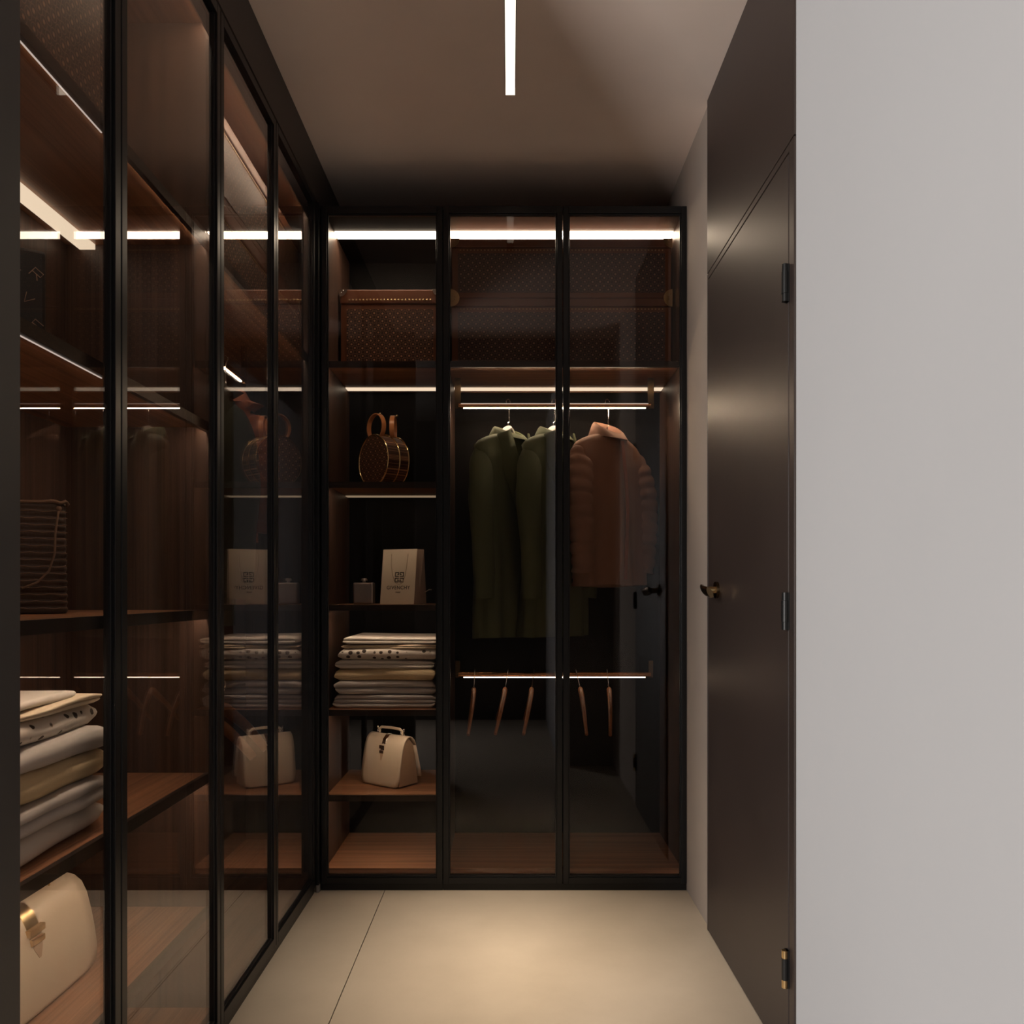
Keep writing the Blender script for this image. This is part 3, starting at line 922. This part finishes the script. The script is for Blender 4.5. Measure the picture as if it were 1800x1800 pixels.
# ------------------------------------------------------------------ cream handbags (front = local -Y)
def handbag(name, label, w, d, h, loc, rz, metal, rod_handle=True):
    b = thing(name, label, 'handbag', loc, rz)
    # gusset body: wedge, deep at the foot and narrow at the top
    rings = []
    for x in (-w / 2 + .006, w / 2 - .006):
        rings.append([(x, -d / 2 + .004, .004), (x, d / 2 - .004, .004), (x, d * .36, h * .45), (x, d * .22, h * .82), (x, 0.0, h * .95), (x, -d * .22, h * .82), (x, -d * .42, h * .4)])
    MB().loft([list(reversed(r)) for r in rings]).build('body', 'bag_tan', b, smooth=True, bevel=.003)
    # front flap: from behind the top over to the foot, rounded lower corners
    def sheet(path, rows):
        rings = []
        for (y, z_, k) in path:
            rings.append([(-w / 2 * k + w * k * j / rows, y - .004 * math.sin(PI * j / rows), z_) for j in range(rows + 1)])
        front = [p for r in rings for p in r]
        nr, nc = len(rings), rows + 1
        me = MB()
        fs = []
        for i in range(nr - 1):
            for j in range(rows):
                fs.append((i * nc + j, i * nc + j + 1, (i + 1) * nc + j + 1, (i + 1) * nc + j))
        me.add(front, fs)
        return me
    path = [(d * .30, h * .80, 1), (d * .22, h * .90, 1), (d * .10, h * .965, 1), (0, h * .985, 1), (-d * .12, h * .965, 1), (-d * .24, h * .90, 1),
            (-d * .33, h * .78, 1), (-d * .40, h * .60, 1), (-d * .46, h * .40, 1), (-d * .50, h * .22, 1), (-d * .515, h * .14, .985), (-d * .525, h * .08, .95), (-d * .53, h * .04, .90), (-d * .53, h * .012, .82)]
    o = sheet(path, 12).build('flap', 'bag_cream', b, smooth=True, angle=80)
    so = o.modifiers.new('thick', 'SOLIDIFY'); so.thickness = .0045; so.offset = 0
    path = [(d * .30, h * .80, .99), (d * .40, h * .60, .99), (d * .50, h * .38, .99), (d * .60, h * .20, .97), (d * .64, h * .13, .92)]
    o = sheet(path, 8).build('back_flap', 'bag_cream', b, smooth=True, angle=80)
    so = o.modifiers.new('thick', 'SOLIDIFY'); so.thickness = .004; so.offset = 0
    # clasp strap over the front
    cw = w * .10
    pth = [(0, -d * .02, h * 1.0), (0, -d * .14, h * .985), (0, -d * .27, h * .915), (0, -d * .365, h * .78), (0, -d * .40, h * .70)]
    cl = MB().ribbon(pth, (1, 0, 0), cw, .004).build('clasp', metal, b, smooth=True, bevel=.001)
    MB().box(-cw * .62, cw * .62, -d * .40 - .006, -d * .36, h * .735, h * .80).box(-cw * .5, cw * .5, -d * .42 - .006, -d * .38, h * .64, h * .70).build('buckle', metal, cl, bevel=.001)
    MB().ribbon([(0, -d * .41 - .001, h * .70), (0, -d * .43 - .002, h * .60), (0, -d * .455 - .003, h * .50)], (1, 0, 0), [cw * .8, cw * .7, cw * .15], .002).build('tongue', 'bag_tan', cl)
    # handle along the top
    hb_ = MB()
    zz = h * 1.0
    if rod_handle:
        hp = [(-w * .30, 0, zz), (-w * .30, 0, zz + .014), (-w * .24, 0, zz + .022), (0, 0, zz + .024), (w * .24, 0, zz + .022), (w * .30, 0, zz + .014), (w * .30, 0, zz)]
        hb_.tube(hp, .0055, 10, up=(0, 1, 0))
        ho = hb_.build('handle', 'bag_cream', b, smooth=True)
        for sx in (-1, 1):
            k = MB()
            k.torus((sx * w * .30, 0, zz + .006), (1, 0, 0), .008, .0022, 16, 6)
            k.ball((sx * w * .345, 0, zz + .020), .006, 10, 6, (.7, .7, 1.2))
            k.cyl((sx * w * .345, 0, zz - .004), (0, 0, 1), .003, .02, 8)
            k.build('handle_ring', metal, ho, smooth=True)
    else:
        hp = [(w * .16 + .003, 0, zz - .004)] + [(w * .18 + .045 * u, 0, zz + .016 * math.sin(PI * u)) for u in [k / 8 for k in range(9)]] + [(w * .18 + .075, 0, zz + .030)]
        hb_.tube(hp, .0028, 8, up=(0, 1, 0))
        ho = hb_.build('handle', 'gold', b, smooth=True)
        MB().torus((w * .18 + .045, 0, zz + .004), (1, 0, .4), .009, .002, 16, 6).build('handle_ring', metal, ho, smooth=True)
    return b

handbag('cream_handbag', 'cream leather handbag with chrome clasp on the lowest far shelf', .205, .115, .195, (-0.472, 3.33, SH[4] + .0005), R(-36), 'chrome')
handbag('large_handbag', 'large cream leather handbag with gold clasp, bottom left shelf', .385, .125, .188, (-0.935, 1.572, 0.3255), R(88), 'brass', rod_handle=False)

# ------------------------------------------------------------------ round drum handbag
db = thing('round_handbag', 'round dark latticed drum handbag with gold rims and cognac loop handles', 'handbag', (-0.500, 3.33, SH[1] + .0005), R(-47))
Rr, Ld = .101, .098
MB().tube([(0, -Ld / 2, Rr + .003), (0, Ld / 2, Rr + .003)], Rr - .002, 56, up=(0, 0, 1)).build('body', 'canvas', db, smooth=True)
MB().tube([(0, -Ld / 2 - .001, Rr + .003), (0, -Ld / 2 + .004, Rr + .003)], Rr - .006, 56, up=(0, 0, 1)).build('face', 'canvas', db, smooth=True)
for yy in (-Ld / 2, Ld * .06, Ld / 2):
    MB().torus((0, yy, Rr + .003), (0, 1, 0), Rr - .0005, .0030, 64, 8).build('rim', 'gold', db, smooth=True)
for yy, ro, sx in ((-Ld * .30, .052, -.008), (Ld * .38, .050, .012)):
    tw_ = 0.0 if yy < 0 else R(-42)
    arc = [(sx + ro * math.cos(a) * math.cos(tw_), yy + ro * math.cos(a) * math.sin(tw_), 2 * Rr + .036 + ro * math.sin(a)) for a in [R(-52 + 284 * k / 24) for k in range(25)]]
    hs = MB().ribbon(arc, (-math.sin(tw_), math.cos(tw_), 0), .018, .004).build('handle', 'leather', db, smooth=True)
    hs.data.materials[0] = plain('glossy_cognac_strap', (0.40, 0.16, 0.06), 0.3)
    MB().ball((sx + ro * math.cos(R(60)), yy + .0, 2 * Rr + .036 + (ro + .005) * math.sin(R(60))), .005, 10, 6).build('stud', 'gold', hs, smooth=True)
MB().box(-.022, .022, -.016, .016, 2 * Rr + .001, 2 * Rr + .009).build('clasp', 'gold', db, bevel=.002)

# ------------------------------------------------------------------ paper carrier bag
pb = thing('paper_bag', 'cream paper carrier bag with black emblem and grey lettering', 'bag', (-0.418, 3.292, SH[2] + .0005), R(-24))
bw, bd, bh, tw = .152, .095, .213, .152
V = [(-bw / 2, -bd / 2, 0), (bw / 2, -bd / 2, 0), (bw / 2, bd / 2, 0), (-bw / 2, bd / 2, 0),
     (-tw / 2, -bd * .24, bh), (tw / 2, -bd * .24, bh), (tw / 2, bd * .30, bh), (-tw / 2, bd * .30, bh)]
fp = MB().add(V, [(3, 2, 1, 0), (0, 1, 5, 4), (2, 3, 7, 6)])
o = fp.build('sheet', 'paper', pb)
so = o.modifiers.new('thick', 'SOLIDIFY'); so.thickness = .0012; so.offset = -1
for sx in (-1, 1):
    g = MB()
    mid = sx * (bw / 2 - .014)
    q = [(sx * bw / 2, -bd / 2, 0), (sx * bw / 2, 0, 0), (sx * bw / 2, bd / 2, 0),
         (sx * tw / 2, -bd * .24, bh), (mid, bd * .03, bh), (sx * tw / 2, bd * .30, bh), (sx * (bw / 2 - .002), .0, .06)]
    g.add(q, [(0, 1, 6), (1, 2, 6), (0, 6, 4, 3), (6, 2, 5, 4)])
    o = g.build('gusset', 'paper_side', pb)
    so = o.modifiers.new('thick', 'SOLIDIFY'); so.thickness = .001; so.offset = 0
# front face slopes back: helper maps (x, height) on to the face
slope = (bd / 2 - bd * .24) / bh
def onface(x, z_, out=.0008):
    return (x, -bd / 2 + slope * z_ - out, z_)
em = MB()
G = ["11111", "10001", "10000", "10011", "10001", "11111"]
G = ["11111", "10001", "10011", "10000", "11111"]
u = .0036
def cell(cx, cz, s):
    p = [onface(cx, cz), onface(cx + s, cz), onface(cx + s, cz + s), onface(cx, cz + s)]
    q = [(a, b + .0006, c) for a, b, c in p]
    em.loft([p, q])
for qx in (0, 1):
    for qz in (0, 1):
        for r_ in range(5):
            for c_ in range(5):
                if G[r_][c_] == '1':
                    cx = (c_ if qx == 0 else 10 - c_)
                    cz = (10 - r_ if qz == 1 else r_)
                    cell(.004 + (cx - 5.5) * u, .104 + (cz - 5.5) * u, u)
em.build('emblem', 'ink', pb)
def lettering(body, size, zc, mat, spacing=1.0, squash=1.0):
    cu = bpy.data.curves.new('lettering', 'FONT')
    cu.body = body
    cu.size = size
    cu.align_x = 'CENTER'
    cu.align_y = 'CENTER'
    cu.space_character = spacing
    cu.extrude = .0002
    cu.offset = .00028
    to = bpy.data.objects.new('lettering_source', cu)
    COL.objects.link(to)
    dg = bpy.context.evaluated_depsgraph_get()
    me = bpy.data.meshes.new_from_object(to.evaluated_get(dg))
    bpy.data.objects.remove(to)
    for v in me.vertices:
        x, y, z_ = v.co
        v.co = onface(.002 + x, zc + y * squash, .0006 + z_)
    me.name = 'lettering'
    me.materials.clear(); me.materials.append(MT[mat])
    o = bpy.data.objects.new('lettering', me)
    COL.objects.link(o); o.parent = pb
    return o
lettering('GIVENCHY', .0195, .0635, 'ink_grey', 1.12)
lettering('PARIS', .0072, .046, 'ink_grey', 1.2)
hp = [onface(-.036, bh - .018, .002), onface(-.033, bh - .06, .004), onface(-.026, .115, .004), onface(-.012, .083, .004), onface(.006, .076, .004),
      onface(.022, .083, .004), onface(.033, .115, .004), onface(.0365, bh - .06, .004), onface(.038, bh - .018, .002)]
MB().tube(hp, .0011, 6).build('handle', 'cord', pb, smooth=True)
hp = [(bw / 2 - .006, bd * .36, .045), (bw / 2 + .012, bd * .30, .05), (bw / 2 + .034, bd * .1, .056), (bw / 2 + .05, 0, .056)]
MB().tube(hp, .0016, 6).build('back_handle', 'cord', pb, smooth=True)

# perfume flask beside it
fk = thing('perfume_flask', 'small square silver flask with round stopper beside the paper bag', 'bottle', (-0.572, 3.30, SH[2] + .0005), R(-4))
MB().box(-.040, .040, -.022, .022, 0, .084).build('body', 'silver', fk, bevel=.006)
MB().cyl((0, 0, .084), (0, 0, 1), .007, .008, 16).cyl((0, 0, .092), (0, 0, 1), .013, .009, 20, .010).build('stopper', 'silver', fk, smooth=True)

# ------------------------------------------------------------------ woven tote on the left middle shelf
tt = thing('woven_tote', 'dark woven tote with rope cord on the middle left shelf', 'bag', (-0.991, 1.70, 1.0565), R(27))
rg = []
n = 44
for i in range(0, 91):
    z_ = .222 * i / 90
    rib = .0030 * abs(math.sin(PI * z_ / .0139))
    wv = .003 * nz(0, 0, z_ * 40)
    rg.append([((.085 - .004 * (z_ / .22) + rib + wv) * math.copysign(abs(math.cos(t)) ** .35, math.cos(t)),
                (.038 + rib + .0015 * nz(math.cos(t) * 9, z_ * 60, 2)) * math.copysign(abs(math.sin(t)) ** .35, math.sin(t)), z_) for t in [2 * PI * k / n for k in range(n)]])
MB().loft(rg, True, False).build('body', 'rattan', tt, smooth=True, angle=60)
for i in range(15):
    z_ = .0139 * (i + .5) + .003
    pp = [(-.087 + .174 * k / 16, -.0415 - .0006 * math.sin(k * 2.0 + i), z_ + .0012 * math.sin(k * 1.7 + i * 2)) for k in range(17)]
    MB().tube(pp, .0011, 5).build('weave_cord', 'rope', tt, smooth=True)
rim = [(.088 * math.copysign(abs(math.cos(t)) ** .35, math.cos(t)), .042 * math.copysign(abs(math.sin(t)) ** .35, math.sin(t)), .224 + .002 * math.sin(t * 9)) for t in [2 * PI * k / 60 for k in range(61)]]
MB().tube(rim, .0032, 7).build('rim', 'rope', tt, smooth=True)
rp = [(.072, -.045, .212), (.071, -.049, .20), (.066, -.050, .16), (.065, -.050, .12), (.055, -.050, .085), (.035, -.049, .062), (.008, -.047, .05)]
MB().tube(rp, .0022, 7).ball((.072, -.047, .210), .0055, 8, 6).build('cord', 'rope', tt, smooth=True)

# ------------------------------------------------------------------ dark garment box with printed characters on the left upper shelf
gb = thing('printed_box', 'black box printed with scattered bronze letters on the left upper shelf', 'box', (-0.972, 1.55, 1.5155), R(35))
MB().box(-.10, .10, -.040, .040, 0, .22).build('body', 'blackbox', gb, bevel=.006)
random.seed(4)
gl = MB()
def stroke(cx, cz, a, pts):
    ca_, sa_ = math.cos(a), math.sin(a)
    P = [(cx + (x * ca_ - y * sa_), -.0408, cz + (x * sa_ + y * ca_)) for x, y in pts]
    gl.tube(P, .0009, 4)
q = .0085
shapes = {'E': [[(q, q), (-q, q), (-q, -q), (q, -q)], [(-q, 0), (q * .8, 0)]],
          'B': [[(-q, -q), (-q, q), (q, q), (q, -q), (-q, -q)], [(-q, 0), (q, 0)]],
          'P': [[(-q, -q), (-q, q), (q, q), (q, 0), (-q, 0)]],
          'L': [[(-q, q), (-q, -q), (q, -q)]],
          'V': [[(-q, q), (0, -q), (q, q)]],
          'R': [[(-q, -q), (-q, q), (q, q), (q, 0), (-q, 0)], [(0, 0), (q, -q)]],
          'O': [[(1.25 * q * math.cos(2 * PI * k / 18), 1.25 * q * math.sin(2 * PI * k / 18)) for k in range(19)]]}
grid = ['VLPE', 'EBRP', 'PVEO', 'RPBE', 'LEVR']
for i, row in enumerate(grid):
    for j, ch in enumerate(row):
        for st in shapes[ch]:
            stroke(-.078 + .037 * i + .014 * (j % 2), .03 + .048 * j, R(-38), st)
gl.build('print', 'mark', gb)['label'] = 'bronze printed characters'
